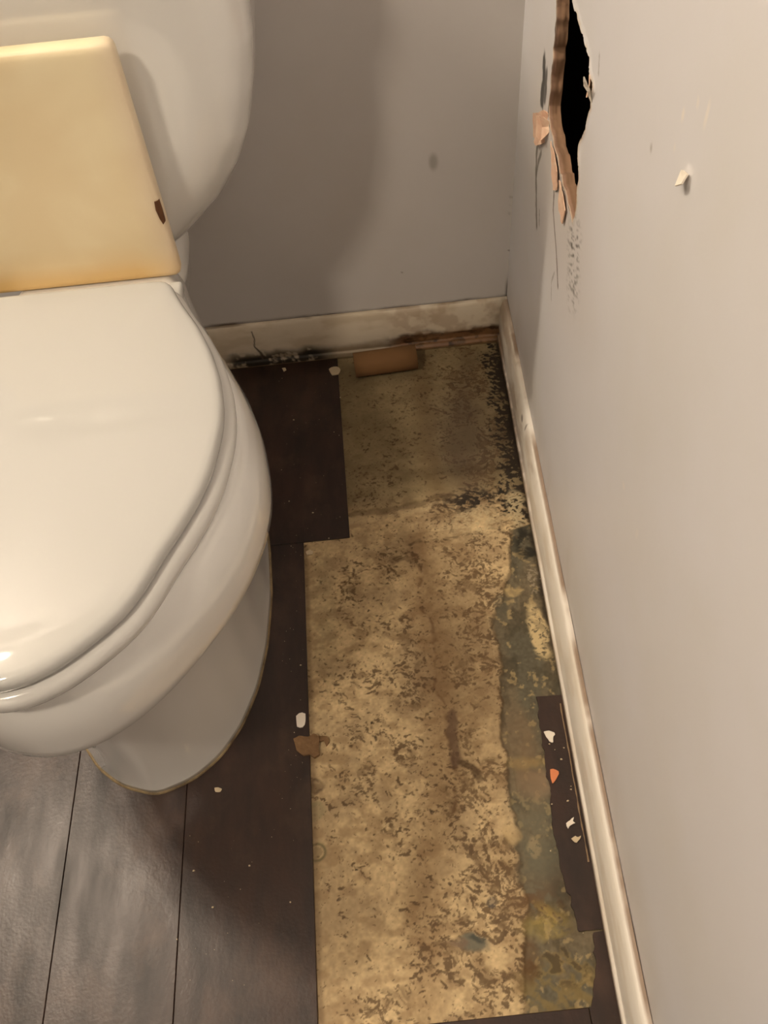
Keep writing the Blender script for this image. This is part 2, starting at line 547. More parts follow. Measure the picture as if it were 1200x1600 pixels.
# worm-like spots, denser in places
s1 = fbm(rx_ * 170, ry_ * 250, 120, 3)
s2 = fbm(rx_ * 300 + 3, ry_ * 400, 121, 3)
s3 = fbm(rx_ * 90, ry_ * 120, 122, 4)
dens = np.zeros(X.shape)
for (px, py, rx, ry, k) in [(760, 950, .05, .10, .85), (760, 1100, .05, .10, .9), (770, 1300, .05, .12, 1.0), (770, 1480, .05, .07, .9),
                            (590, 930, .055, .065, .7), (600, 1070, .06, .06, .8), (600, 1220, .045, .10, .8), (690, 1480, .03, .07, .7), (620, 1590, .05, .025, .8),
                            (620, 1000, .03, .12, .6), (745, 650, .07, .20, .75), (620, 640, .05, .12, .35), (600, 760, .06, .05, .6), (780, 720, .05, .14, 1.0), (730, 780, .06, .05, .9),
                            (690, 860, .09, .025, .8), (770, 1220, .05, .05, .8), (530, 1200, .02, .15, .3)]:
    dens = np.maximum(dens, k * E(px, py, rx, ry, 1.4))
dens = dens * ss(.3, .6, fbm(X * 30, Y * 30, 125))
th = .755 - .235 * dens
spots = np.maximum(ss(th - .03, th + .07, s1), ss(th - .02, th + .07, s2) * .85)
spots = np.maximum(spots, .55 * ss(.60, .70, s3) * ss(.2, .6, dens))
brown = lin((74, 52, 30))
col = mixc(col, spots * .80, brown)
# soft stain haze behind the dense spots
col = mixc(col, dens * .35 * ss(.35, .6, s3), lin((120, 94, 62)))
# ring of marks
c0 = fl(592, 935)
rd = np.hypot((wx - c0[0]) / .052, (wy - c0[1]) / .050)
arc = np.exp(-((rd - 1) / .10) ** 2) * ss(.45, .6, s2) * (wx < c0[0] + .03)
col = mixc(col, arc * .7, lin((92, 66, 38)))
# ragged step of peeled paper down the middle
step = P((640, 850), (655, 890), (662, 950), (678, 1000), (680, 1060), (694, 1110), (700, 1160), (712, 1200), (708, 1240), (700, 1290))
dd, qx, _ = dist_seg(wx, wy, step)
col = mixc(col, (1 - ss(.0005, .004, dd)) * .6 * ss(.35, .6, s3), lin((98, 70, 42)))
side = ss(-.001, .004, wx - qx) * (Y < .72) * (Y > .33) * (X < .12)
col = mixc(col, side * .30 * (.5 + fbm(X * 30, Y * 30, 160)), lin((128, 102, 70)))
col = mixc(col, .65 * stripx(P((703, 1115), (708, 1150), (712, 1190)), .0065), lin((86, 62, 48)))
col = mixc(col, .75 * stripx(P((722, 1190), (740, 1205), (748, 1218)), .0045), lin((78, 58, 34)))
col = mixc(col, .55 * stripx(P((545, 805), (640, 790), (700, 770)), .005), lin((96, 76, 50)))
col = mixc(col, .45 * stripx(P((545, 815), (640, 800), (700, 782)), .0025), lin((190, 168, 130)))
col = mixc(col, .60 * stripx(P((640, 850), (720, 835), (790, 832)), .0035) * ss(.3, .6, s3), lin((76, 58, 36)))
col = mixc(col, .5 * stripx(P((700, 785), (701, 830)), .0012), lin((96, 76, 50)))
# black mould along the right baseboard at the back
dwall = xr(Y) - .012 - wx
mb = (1 - ss(.0, .045, dwall + .03 * (fbm(X * 30, Y * 30, 131) - .5))) * ss(.70, .76, Y)
blk = ss(.62 - .30 * mb, .68 - .30 * mb, s1)
col = mixc(col, blk * ss(.05, .3, mb) * .95, lin((22, 18, 12)))
col = mixc(col, (1 - ss(.002, .010, dwall + .006 * (s3 - .5))) * ss(.80, .86, Y) * .95, lin((16, 12, 8)))
col = mixc(col, .35 * ss(.1, .9, mb), lin((70, 56, 40)))
col = mixc(col, E(740, 778, .040, .022, 1.2) * ss(.42, .52, s1) * .9, lin((28, 22, 16)))
col = mixc(col, .40 * E(725, 680, .05, .09, 1.6), lin((96, 84, 72)))
# pale crust
cr = np.maximum(E(808, 800, .012, .045, .5), 0)
col = mixc(col, cr * ss(.35, .5, s2) * .8, lin((196, 178, 140)))
cr = E(745, 812, .045, .022, .8) * ss(.48, .58, s2)
col = mixc(col, cr * .7, lin((200, 180, 140)))
# grey-green bare strip on the right
gl = P((832, 818), (800, 828), (796, 868), (786, 935), (768, 962), (776, 990), (782, 1050), (788, 1180), (800, 1250), (812, 1330), (822, 1400), (822, 1600))
xb = np.interp(-Y, -gl[:, 1], gl[:, 0])
gm = ss(-.0015, .0025, wx + .006 * (fbm(X * 70, Y * 70, 141) - .5) - xb) * (Y < .725)
gcol = np.ones(X.shape + (3,)) * lin((116, 103, 80))
gcol = mixc(gcol, ss(.4, .65, fbm(X * 25, Y * 10, 142)) * .8, lin((92, 88, 72)))
gcol = mixc(gcol, ss(.5, .7, fbm(X * 70, Y * 40, 143)) * .7, lin((76, 68, 50)))
gcol = mixc(gcol, ss(.62, .70, fbm(X * 120, Y * 120, 144)) * .8, lin((160, 140, 100)))
gcol *= (1 + (fine - .5) * .5)[..., None]
col = col * (1 - gm[..., None]) + gcol * gm[..., None]
col = mixc(col, np.exp(-((wx - xb) / .0025) ** 2) * (Y < .725) * .6, lin((72, 56, 36)))
def R(px, py, rx, ry, c, k, soft=1.0, tex=None):
    global col
    m = E(px, py, rx, ry, soft) * k * (.55 + .45 * ss(.35, .55, s3))
    if tex is not None: m = m * tex
    col = mixc(col, m, lin(c))
R(822, 850, .016, .030, (34, 32, 24), .9, .8, ss(.3, .5, s3))
R(842, 985, .012, .042, (214, 190, 142), .9, .4, ss(.30, .42, s2))
R(835, 905, .010, .025, (180, 165, 140), .6, .8, ss(.45, .6, s2))
R(800, 925, .012, .008, (190, 165, 115), .8, .6)
R(782, 950, .009, .020, (88, 84, 68), .8, .6)
R(825, 1190, .022, .009, (190, 162, 96), .5, 1.2)
R(838, 1225, .02, .016, (170, 140, 110), .5, 1.2)
R(835, 1320, .008, .014, (200, 175, 130), .85, .6, ss(.35, .45, s2))
R(800, 1303, .008, .010, (205, 178, 130), .7, .6)
R(850, 1400, .030, .022, (104, 74, 44), .75, 1.2, ss(.35, .55, s3))
R(862, 1440, .020, .016, (168, 146, 80), .6, 1.2, ss(.35, .55, s1))
R(845, 1450, .02, .010, (168, 148, 84), .4, 1.0)
R(880, 1540, .042, .030, (140, 118, 68), .6, .7, ss(.3, .5, s3))
R(880, 1505, .035, .02, (60, 48, 30), .7, 1.0, ss(.5, .6, s3))
R(830, 1500, .010, .018, (94, 66, 34), .8, .8)
R(880, 1395, .012, .05, (48, 40, 30), .5, 1.2)
R(830, 1280, .022, .05, (106, 104, 86), .5, 1.2)
R(845, 1355, .022, .03, (100, 98, 82), .6, 1.2)
R(742, 1476, .016, .0085, (112, 108, 92), .9, .6)
R(752, 1470, .008, .004, (62, 66, 60), .8, .8)
R(722, 1478, .010, .006, (122, 100, 80), .8, .6)
R(768, 1408, .0065, .0065, (78, 74, 70), .85, .6)
R(820, 1180, .02, .05, (130, 106, 78), .5, 1.2)
R(497, 1268, .012, .012, (134, 130, 96), .55, .4)
R(492, 1232, .010, .008, (88, 70, 50), .8, .5)
R(506, 950, .016, .09, (136, 128, 96), .35, 1.4)
c0 = fl(495, 1331); rd = np.hypot(X + .2 * (wx - X) - c0[0], Y + .2 * (wy - Y) - c0[1])
col = mixc(col, np.exp(-((rd - .009) / .0016) ** 2) * .8, lin((92, 88, 58)))
col = mixc(col, (rd < .006) * .4, lin((110, 98, 66)))
for (px, py) in [(675, 1272), (560, 1357), (529, 1405), (585, 1152), (700, 1385), (790, 1530), (535, 1095), (580, 1130)]:
    R(px, py, .0022, .0022, (50, 34, 22), .9, .5)
col *= .92
# dirty margins beside planks
col = mixc(col, (1 - ss(.0, .006, X + .119)) * (Y < .72) * .5, lin((92, 70, 46)))
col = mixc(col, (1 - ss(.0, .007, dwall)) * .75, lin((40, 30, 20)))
zz = -.0012 + .0006 * (fbm(X * 120, Y * 120, 150, 3) - .5) - .0007 * gm + .0004 * spots * (1 - gm) + .0005 * side
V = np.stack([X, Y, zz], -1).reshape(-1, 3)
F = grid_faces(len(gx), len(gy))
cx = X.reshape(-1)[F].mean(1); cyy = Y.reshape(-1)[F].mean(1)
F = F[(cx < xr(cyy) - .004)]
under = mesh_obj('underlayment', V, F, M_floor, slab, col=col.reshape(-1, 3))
under['label'] = 'bare stained tan underlayment with mould'

# planks ---------------------------------------------------------------
GAP = .0003
def plank(x0, x1, y0, y1, top=.0012, poly=None, m=None):
    V, F = box(x0 + GAP, x1 - GAP, y0 + GAP, y1 - GAP, -.0030, top, .0006, 1)
    o = mesh_obj('plank', V, F, m or M_plank, slab, smooth=False)
    return o
SE = [-.1215, -.2705, -.4065, -.5585, -.7105, -.8625, -1.0145, -1.1665, -1.3185, -1.4705, -1.6225, -1.7745, -1.849]
rng = random.Random(7)
for i in range(len(SE) - 1):
    x1, x0 = SE[i], SE[i + 1]
    ycuts = [YF + .002] + ([-.19, .7235] if i == 0 else ([-.42, .60] if i == 1 else ([-.80, .35 if i == 2 else rng.uniform(.0, .6)]))) + ([] if i < 1 else [YB - .002])
    if i == 2: ycuts = [YF + .002, -.35, .74, YB - .002]
    for a, b in zip(ycuts[:-1], ycuts[1:]):
        plank(x0, x1, a, b)
plank(-.2405, -.0545, .7235, YB - .002)
plank(-.2705, -.2405, .7235, YB - .002)
plank(-.1215, .152, -.8, .1125, top=.0008)
plank(-.1215, .152, YF + .002, -.8, top=.0008)


def polyplank(P, top):
    P = np.asarray(P, float)
    n = len(P)
    V = [(x, y, -.003) for x, y in P] + [(x, y, top) for x, y in P]
    F = [tuple(range(n - 1, -1, -1)), tuple(range(n, 2 * n))] + [(i, (i + 1) % n, n + (i + 1) % n, n + i) for i in range(n)]
    return mesh_obj('plank', V, F, M_plank, slab, smooth=False)
# remains of the planks next to the right baseboard (left edges eaten by mould)
def rag(pts, k=10, amp=.003, seed=1):
    pts = resample(np.asarray(pts, float), len(pts) * k, closed=False)
    nn = np.arange(len(pts))
    pts[:, 0] += (fbm(nn * .5, nn * 0., seed, 3) - .5) * 2 * amp
    pts[:, 1] += (fbm(nn * .5, nn * 0. + 4, seed, 3) - .5) * 2 * amp
    return pts
left = rag(flp([(838, 1088), (850, 1180), (860, 1240), (864, 1290), (876, 1360), (892, 1405), (905, 1456)]), seed=5)
top = flp([(880, 1086)])
q = fl(907, 1456)
yseam = q[1]
right = [(float(xr(top[0][1])) - .006, top[0][1]), ]
polyplank([(x, max(y, yseam + .0006)) for x, y in left] + [(float(xr(yseam)) - .006, yseam + .0006)] + right, .0004)
left = rag(flp([(925, 1456), (930, 1500), (927, 1540), (926, 1575)]), k=6, amp=.0025, seed=8)
polyplank([(x, min(y, yseam - .0006)) for x, y in left] + [(.1525, .1125), (.1525, -.55), (float(xr(-.55)) - .006, -.55), (float(xr(yseam)) - .006, yseam - .0006)], .0004)
polyplank([(.1525, -.5512), (.1525, YF + .002), (float(xr(YF)) - .006, YF + .002), (float(xr(-.55)) - .006, -.5512)], .0004)

# ------------------------------------------------------------------ baseboards
PROF = [(.0000, .0865), (.0035, .0865), (.0062, .0850), (.0082, .0815), (.0098, .0750), (.0110, .0660), (.0118, .0560), (.0120, .0440),
        (.0117, .0320), (.0110, .0220), (.0102, .0150), (.0100, .0128), (.0118, .0118), (.0130, .0105), (.0134, .0070), (.0134, .0030), (.0128, -.001)]
PR = resample(PROF, 60, closed=False)


def baseboard(name, s0, s1, fn, colfn, step=.0015, off=None):
    s = np.arange(s0, s1 + step, step)
    n = len(PR)
    S, K = np.meshgrid(s, np.arange(n), indexing='ij')
    T = PR[K, 0]; ZZ = PR[K, 1]
    if off is not None: T, ZZ = off(S, T, ZZ)
    X_, Y_ = fn(S, T)
    c = colfn(S, T, ZZ)
    V = np.stack([X_, Y_, ZZ], -1).reshape(-1, 3)
    o = mesh_obj(name, V, grid_faces(len(s), n), M_trim, col=c.reshape(-1, 3))
    return tag(o, kind='structure')


def col_right(S, T, Z):
    c = np.ones(S.shape + (3,)) * lin((250, 243, 232))
    c = mixc(c, .3 * ss(.4, .7, fbm(S * 18, Z * 60, 201)), lin((206, 186, 156)))
    back = ss(.55, .95, S)
    low = 1 - ss(.004, .012 + .016 * fbm(S * 9, S * 0, 202), Z)
    c = mixc(c, low * (.35 + .5 * back), lin((112, 78, 46)))
    c = mixc(c, (1 - ss(.004, .011, Z)) * .8, lin((120, 96, 66)))
    c = mixc(c, back * .45 * ss(.35, .65, fbm(S * 25, Z * 40, 203)), lin((150, 118, 82)))
    c = mixc(c, (1 - ss(.0, .02, Z)) * back * ss(.4, .6, fbm(S * 80, Z * 80, 204)) * .9, lin((40, 26, 14)))
    c = mixc(c, ss(.0850, .0862, Z) * ss(.35, .6, fbm(S * 14, Z * 4, 205)) * .8, lin((124, 92, 62)))
    c = mixc(c, ell(S, Z, .855, .071, .006, .0045) * .7, lin((84, 56, 34)))
    c = mixc(c, ell(S, Z, .83, .078, .002, .006) * .7, lin((84, 56, 34)))
    c = mixc(c, ss(1.03, 1.09, S) * .6, lin((112, 88, 62)))
    return c


def off_r(S, T, Z):
    T = T + .0008 * (fbm(S * 6, S * 0, 210) - .5) * 2 + .0003 * (fbm(S * 60, Z * 60, 211) - .5)
    Z = Z + .0008 * (fbm(S * 12, T * 0, 212) - .5) * ss(.08, .085, Z)
    return T, Z


baseboard('baseboard_right', YF + .005, YB - .011, lambda S, T: (xr(S) - .0006 - T, S), col_right, off=off_r)


def col_back(S, T, Z):
    c = np.ones(S.shape + (3,)) * lin((216, 204, 184))
    n = fbm(S * 20, Z * 50, 221)
    c = mixc(c, .4 * ss(.4, .7, n), lin((176, 156, 124)))
    low = 1 - ss(.014, .038, Z + .018 * (fbm(S * 40, Z * 30, 222) - .5))
    mould = ss(-.245, -.225, S) * (1 - ss(-.09, -.04, S))
    c = mixc(c, low * .6, lin((112, 88, 58)))
    c = mixc(c, low * mould * ss(.26, .42, fbm(S * 90, Z * 110, 223)) * .97, lin((26, 19, 11)))
    lowr = 1 - ss(.026, .042, Z + .020 * (fbm(S * 30, Z * 20, 224) - .5))
    dec = ss(.02, .06, S)
    c = mixc(c, lowr * dec * .85, lin((112, 70, 34)))
    c = mixc(c, lowr * dec * ss(.46, .56, fbm(S * 70, Z * 140, 225)) * .9, lin((44, 24, 10)))
    c = mixc(c, (1 - ss(.002, .004, Z)) * .8, lin((150, 128, 96)) * .6)
    c = mixc(c, dec * .35 * ss(.4, .6, fbm(S * 50, Z * 50, 226)), lin((140, 104, 66)))
    c = mixc(c, ss(.0850, .0862, Z) * ss(.45, .65, fbm(S * 12, Z * 4, 227)) * .7, lin((96, 70, 44)))
    d, _, _ = dist_seg(S, Z, [(-.188, .075), (-.186, .060), (-.189, .045), (-.181, .030), (-.178, .016)])
    c = mixc(c, (1 - ss(.0003, .0016 + .003 * (1 - ss(.02, .05, Z)), d)) * .9, lin((50, 34, 20)))
    c = mixc(c, ss(.195, .222, S) * .6 * fbm(S * 70, Z * 70, 228), lin((70, 48, 28)))
    return c


def off_b(S, T, Z):
    dec = ss(.03, .07, S)
    eat = (1 - ss(.022, .036, Z + .012 * (fbm(S * 40, Z * 25, 231) - .5))) * dec * ss(.004, .008, Z)
    T = T - .0045 * eat * (.6 + .8 * fbm(S * 60, Z * 60, 232))
    T = T + .0006 * (fbm(S * 50, Z * 60, 233) - .5)
    return np.maximum(T, .001), Z


baseboard('baseboard_back', XL + .002, float(xr(YB)) - .002, lambda S, T: (S, YB - .0006 - T), col_back, off=off_b)

# pale line of old caulk on the floor beside the right baseboard
yy = np.arange(.25, .44, .004)
nn_ = np.arange(len(yy))
xa = xr(yy) - .0165 - .0012 * fbm(nn_ * .2, nn_ * 0., 240, 3)
wd_ = .0002 + .0014 * fbm(nn_ * .4, nn_ * 0., 241, 3)
V = np.vstack([np.column_stack([xa - wd_, yy, np.full(len(yy), .0003)]), np.column_stack([xa, yy, np.full(len(yy), .0016)]), np.column_stack([xa + wd_, yy, np.full(len(yy), .0003)])])
L = len(yy)
F = [(k * L + i, (k + 1) * L + i, (k + 1) * L + i + 1, k * L + i + 1) for k in range(2) for i in range(L - 1)]
o = mesh_obj('caulk_line', V, F, M_caulk2, slab)

# ------------------------------------------------------------------ toilet
CX = -.305
toilet = empty('toilet', (CX, .62, 0))
tag(toilet, 'white porcelain toilet with closed glossy lid standing in the left corner', 'toilet')


def egg(samples, n=128, grow=0.0, yshift=0.0, smooth=2, left=0.0):
    """samples: (y, halfwidth) from rear to front (front halfwidth 0) -> closed outline, centred on CX"""
    s = np.array(samples, float)
    R_ = np.stack([s[:, 1], s[:, 0]], 1)
    L_ = R_[::-1].copy(); L_[:, 0] = -L_[:, 0] - left * ss(.60, .77, L_[:, 1]) * (L_[:, 0] > .04)
    if s[-1, 1] == 0: L_ = L_[1:]
    P = np.vstack([R_, L_])
    P = resample(P, 600)
    P = smooth_closed(P, int(smooth * 40))
    P = resample(P, n)
    if grow:
        t = np.roll(P, -1, 0) - np.roll(P, 1, 0)
        nr = np.stack([t[:, 1], -t[:, 0]], 1); nr /= np.linalg.norm(nr, axis=1)[:, None]
        ctr = P.mean(0)
        sgn = np.sign(((P - ctr) * nr).sum())
        P = P + nr * grow * sgn
    return P + np.array([CX, yshift])


LID = [(.779, .0), (.779, .05), (.778, .094), (.772, .101), (.755, .107), (.73, .118), (.698, .134), (.658, .149), (.619, .159), (.582, .1635), (.555, .1635), (.529, .160),
       (.501, .155), (.472, .146), (.445, .134), (.417, .1195), (.387, .111 - .005), (.366, .094), (.351, .080), (.335, .062), (.321, .043), (.311, .022), (.307, 0)]
RIM = [(.90, 0), (.90, .06), (.888, .088), (.846, .099), (.78, .122), (.716, .150), (.659, .174), (.615, .186), (.57, .191), (.539, .190), (.50, .183), (.46, .169), (.42, .149),
       (.38, .121), (.35, .096), (.325, .068), (.308, .038), (.300, 0)]


def ring_at(P, z, grow=0, about=None, sx=1, sy=1, cy=.60):
    P = P.copy()
    if grow:
        t = np.roll(P, -1, 0) - np.roll(P, 1, 0)
        nr = np.stack([t[:, 1], -t[:, 0]], 1); nr /= np.linalg.norm(nr, axis=1)[:, None]
        sgn = np.sign(((P - P.mean(0)) * nr).sum())
        P = P + nr * grow * sgn
    P[:, 0] = CX + (P[:, 0] - CX) * sx
    P[:, 1] = cy + (P[:, 1] - cy) * sy
    return np.column_stack([P, np.full(len(P), z)])


# lid
lp = egg(LID, 220, smooth=.35, left=.05)
rings = [ring_at(lp, .4215, -.006), ring_at(lp, .4215, -.0015), ring_at(lp, .4228, 0.0003), ring_at(lp, .4255, .0006), ring_at(lp, .4290, 0), ring_at(lp, .4320, -.0018), ring_at(lp, .4340, -.0045), ring_at(lp, .4352, -.009)]
cz = .4352
for s_ in (.90, .78, .64, .48, .32, .16, .05):
    rg_ = ring_at(lp, 0, -.009)
    c_ = np.array([CX, .56])
    rg_[:, :2] = c_ + (rg_[:, :2] - c_) * s_
    rg_[:, 2] = cz + .0060 * (1 - s_ ** 3)
    rings.append(rg_)
V, F = loft(rings)
local(mesh_obj('lid', V, F, M_seat), toilet)
# seat ring
lo = egg(LID, 160, smooth=.6, left=.05)
outer = [ring_at(lo, .3985, .003), ring_at(lo, .4005, .0065), ring_at(lo, .405, .0085), ring_at(lo, .411, .0085), ring_at(lo, .4155, .006), ring_at(lo, .4180, .002), ring_at(lo, .4186, -.004)]
inn = []
for gz, gg in ((.4186, -.045), (.416, -.052), (.405, -.055), (.3985, -.050)):
    inn.append(ring_at(lo, gz, gg))
V, F = loft(outer + inn, False, False)
n_ = 160; k_ = len(outer + inn)
F += [((k_ - 1) * n_ + i, (k_ - 1) * n_ + (i + 1) % n_, (i + 1) % n_, i) for i in range(n_)]
local(mesh_obj('seat', V, F, M_seat2), toilet)
# bumpers
# bowl: rim band + undercut + pedestal, one porcelain body
rp = egg(RIM, 160, smooth=1)
PED0 = [(.86, 0), (.86, .06), (.845, .10), (.80, .124), (.72, .134), (.64, .137), (.56, .131), (.50, .119), (.45, .099), (.415, .075), (.39, .044), (.3745, 0)]
pp = egg(PED0, 160, smooth=1)


def pedring(z, grow, k):
    a = ring_at(pp, z, grow); b = ring_at(rp, z, 0)
    q = a * (1 - k) + b * k
    q[:, 2] = z
    return q
rings = [pedring(.0035, .000, 0), pedring(.010, -.001, 0), pedring(.03, -.003, 0), pedring(.08, -.005, .0), pedring(.14, -.004, .02), pedring(.19, -.002, .06), pedring(.225, 0, .13), pedring(.255, 0, .25), pedring(.275, 0, .40),
         pedring(.289, 0, .58), pedring(.2965, 0, .80)]
rings += [ring_at(rp, .3005, -.0055), ring_at(rp, .3025, -.003), ring_at(rp, .306, -.001), ring_at(rp, .320, .0), ring_at(rp, .340, 0), ring_at(rp, .358, -.0015), ring_at(rp, .374, -.006), ring_at(rp, .386, -.0105), ring_at(rp, .3935, -.014), ring_at(rp, .3972, -.019), ring_at(rp, .398, -.026)]
V, F = loft(rings)
local(mesh_obj('bowl', V, F, M_porc), toilet)
# caulk bead round the foot
rings = [ring_at(pp, .0012, .0020), ring_at(pp, .0028, .0014), ring_at(pp, .0040, .0), ring_at(pp, .0040, -.004), ring_at(pp, .0012, -.004)]
V, F = loft(rings, False, False)
local(mesh_obj('caulk_bead', V, F, M_caulk), toilet)
# hinge caps
for sx in (-1, 1):
    bx = CX + sx * .0985
    V, F = box(bx - .008, bx + .008, .770, .802, .3975, .4120, .004, 3)
    o = local(mesh_obj('hinge_cap', V, F, M_seat), toilet)

# tank
TZ = [(.372, .06, .905, 1.05, 2.5), (.378, .085, .888, 1.08, 2.5), (.39, .108, .878, 1.092, 2.6), (.41, .130, .871, 1.10, 2.8), (.44, .160, .868, 1.104, 3.2), (.48, .186, .866, 1.107, 4), (.52, .203, .866, 1.108, 5), (.57, .216, .866, 1.108, 6),
      (.62, .224, .866, 1.108, 6.5), (.75, .229, .866, 1.108, 6.5)]


def sup(hw, y0, y1, e, z, n=160):
    a = np.linspace(0, 2 * np.pi, n, endpoint=False)
    c, s = np.cos(a), np.sin(a)
    return np.column_stack([CX + np.sign(c) * np.abs(c) ** (2 / e) * hw, (y0 + y1) / 2 + np.sign(s) * np.abs(s) ** (2 / e) * (y1 - y0) / 2, np.full(n, z)])
tzs = np.concatenate([np.linspace(.372, .62, 30), [.68, .74, .75]])
A = np.array(TZ)
rings = [sup(np.interp(z, A[:, 0], A[:, 1]), np.interp(z, A[:, 0], A[:, 2]), np.interp(z, A[:, 0], A[:, 3]), np.interp(z, A[:, 0], A[:, 4]), z) for z in tzs]
V, F = loft(rings)
local(mesh_obj('tank', V, F, M_porc), toilet)
rings = [sup(.232, .860, 1.1085, 6.5, .7505), sup(.237, .855, 1.1095, 6.5, .754), sup(.238, .854, 1.11, 6.5, .775), sup(.234, .858, 1.108, 6.5, .783), sup(.22, .87, 1.10, 6, .786)]
V, F = loft(rings)
local(mesh_obj('tank_lid', V, F, M_porc), toilet)
# neck that joins the bowl deck and the tank
rings = [sup(.080, .865, 1.04, 3, .30), sup(.088, .860, 1.05, 3, .34), sup(.088, .862, 1.05, 3, .373), sup(.08, .88, 1.04, 3, .385)]
V, F = loft(rings)
local(mesh_obj('tank_neck', V, F, M_porc), toilet)
# flush lever on the tank front, out of frame
V, F = box(-.50, -.43, .848, .858, .695, .71, .003)
local(mesh_obj('flush_lever', V, F, M_chrome), toilet)

# yellowed panel standing behind the closed lid ------------------------
pw = (CX - .16, -.2035); pz = (.3985, .6560); py = (.826, .846)
panel = empty('upright_panel', ((pw[0] + pw[1]) / 2, .836, pz[0]))
tag(panel, 'yellowed cream slab with stained base and chipped right edge, upright behind the closed toilet lid', 'panel')
# rounded slab built as a loft along y, corner radius 8 mm
def rrect(x0, x1, z0, z1, r, n=12):
    P = []
    for (cx_, cz_, a0) in ((x1 - r, z1 - r, 0), (x0 + r, z1 - r, 90), (x0 + r, z0 + r, 180), (x1 - r, z0 + r, 270)):
        for k in range(n + 1):
            a = math.radians(a0 + 90 * k / n)
            P.append((cx_ + r * math.cos(a), cz_ + r * math.sin(a)))
    return np.array(P)
ringsP = []
for (yy, ins) in ((.846, .004), (.8445, .0012), (.842, 0), (.832, 0), (.829, .0012), (.8272, .0035), (.8262, .008)):
    P_ = rrect(pw[0] + ins, pw[1] - ins, pz[0] + ins, pz[1] - ins, .008)
    P_ = resample(P_, 240)
    ringsP.append(np.column_stack([P_[:, 0], np.full(len(P_), yy), P_[:, 1]]))
cf = ringsP[-1].mean(0)
for s_ in (.94, .86, .76, .65, .53, .40, .26, .12):
    q_ = cf + (ringsP[-1] - cf) * s_
    q_[:, 1] = .8262 + .0004 * (s_ - 1)
    ringsP.append(q_)
V, F = loft(ringsP)
V = np.asarray(V)
xx, zz_ = V[:, 0], V[:, 2]
c = np.ones((len(V), 3)) * lin((246, 230, 192))
c = mixc(c, .6 * ss(.35, .7, fbm(xx * 12, zz_ * 12, 301)), lin((232, 210, 168)))
edge = np.minimum(pw[1] - xx, 1)
c = mixc(c, (1 - ss(.0, .03, edge)) * .45, lin((226, 206, 186)))
low = 1 - ss(.405, .442, zz_ + .006 * (fbm(xx * 20, zz_ * 20, 302) - .5))
c = mixc(c, low * .75 * (.45 + .55 * ss(.0, .05, edge)), lin((222, 178, 96)))
o = local(mesh_obj('slab', V, F, M_panel, col=c), panel)
# chip: a small broken patch on the right edge
P_ = [(x_, z_ + .031) for x_, z_ in [(-.2085, .4640), (-.2030, .4640), (-.2028, .4520), (-.2030, .4400), (-.2062, .4370), (-.2082, .4440), (-.2096, .4550)]]
front = [(x, .8255 + (.0022 if x > -.205 else .0), z) for x, z in P_]
V = [(x, y - .0006, z) for x, y, z in front] + [(x - .001, .834, z) for x, y, z in front]
n_ = len(P_)
F = [tuple(range(n_ - 1, -1, -1)), tuple(range(n_, 2 * n_))] + [(i, (i + 1) % n_, n_ + (i + 1) % n_, n_ + i) for i in range(n_)]
o = local(mesh_obj('chipped_spot', V, F, M_chipwood, smooth=False), panel)
o['label'] = 'dark brown chipped spot'

# ------------------------------------------------------------------ loose things on the floor
# cardboard tube lying against the back baseboard
a = np.array([-.0260, 1.0600]); b = np.array([.0775, 1.0655])
L_ = np.linalg.norm(b - a); th_ = math.atan2(b[1] - a[1], b[0] - a[0])
n_ = 48
rings = []
for (s_, r_) in ((0, .0202), (L_ * .33, .0205), (L_ * .66, .0205), (L_, .0202), (L_, .0190), (L_ * .5, .0190), (0, .0190)):
    ang = np.linspace(0, 2 * np.pi, n_, endpoint=False)
    rings.append(np.column_stack([np.full(n_, s_), np.cos(ang) * r_ * 1.03, np.sin(ang) * r_ * .97]))
V, F = loft(rings, False, False)
F += [((len(rings) - 1) * n_ + i, (len(rings) - 1) * n_ + (i + 1) % n_, (i + 1) % n_, i) for i in range(n_)]
tube = mesh_obj('cardboard_tube', V, F, M_card)
tube.location = (a[0], a[1], .0195)
tube.rotation_euler = (0, 0, th_)
tag(tube, 'empty brown cardboard toilet paper tube lying against the back baseboard', 'cardboard tube')


def flake(name, pix, z, thick, m, label, cat, seed=0, curl=.0):
    P = flp(pix, z)
    rg = np.random.RandomState(seed)
    P = resample(P, max(9, len(pix) * 2))
    P = P + rg.uniform(-.0004, .0004, P.shape)
    ctr = P.mean(0)
    Q = [(x, y, z + thick * .5 + curl * ((x - ctr[0]) ** 2 + (y - ctr[1]) ** 2) / .0001) for x, y in P]
    o = sheet(name, Q, thick, m)
    return tag(o, label, cat, 'debris on the floor') if label else o


flake('paint_chip', [(514, 578), (520, 574), (529, 574), (533, 580), (529, 586), (518, 587)], .0018, .0022, M_chip_beige, 'oval beige chip on the black plank left of the cardboard tube', 'chip', 1)
flake('paint_chip', [(463, 1119), (470, 1113), (478, 1116), (477, 1132), (473, 1138), (464, 1137)], .0018, .0016, M_chip, 'squarish white paint chip beside the torn brown scrap', 'chip', 2)
flake('paint_chip', [(478, 863), (484, 860), (490, 862), (489, 867), (480, 868)], -.0005, .0018, M_chip_beige, 'small tan chip at the plank corner on the bare strip', 'chip', 3)
flake('paint_chip', [(849, 1144), (858, 1142), (868, 1146), (864, 1152), (865, 1162), (858, 1159), (854, 1152)], .0010, .0016, M_chip, 'T-shaped white chip, topmost on the dark plank by the right baseboard', 'chip', 4)
flake('paint_chip', [(860, 1203), (866, 1202), (874, 1207), (872, 1213), (867, 1220), (863, 1226), (860, 1214)], .0010, .0016, M_orange, 'pointed orange chip on the dark plank by the right baseboard', 'chip', 5)
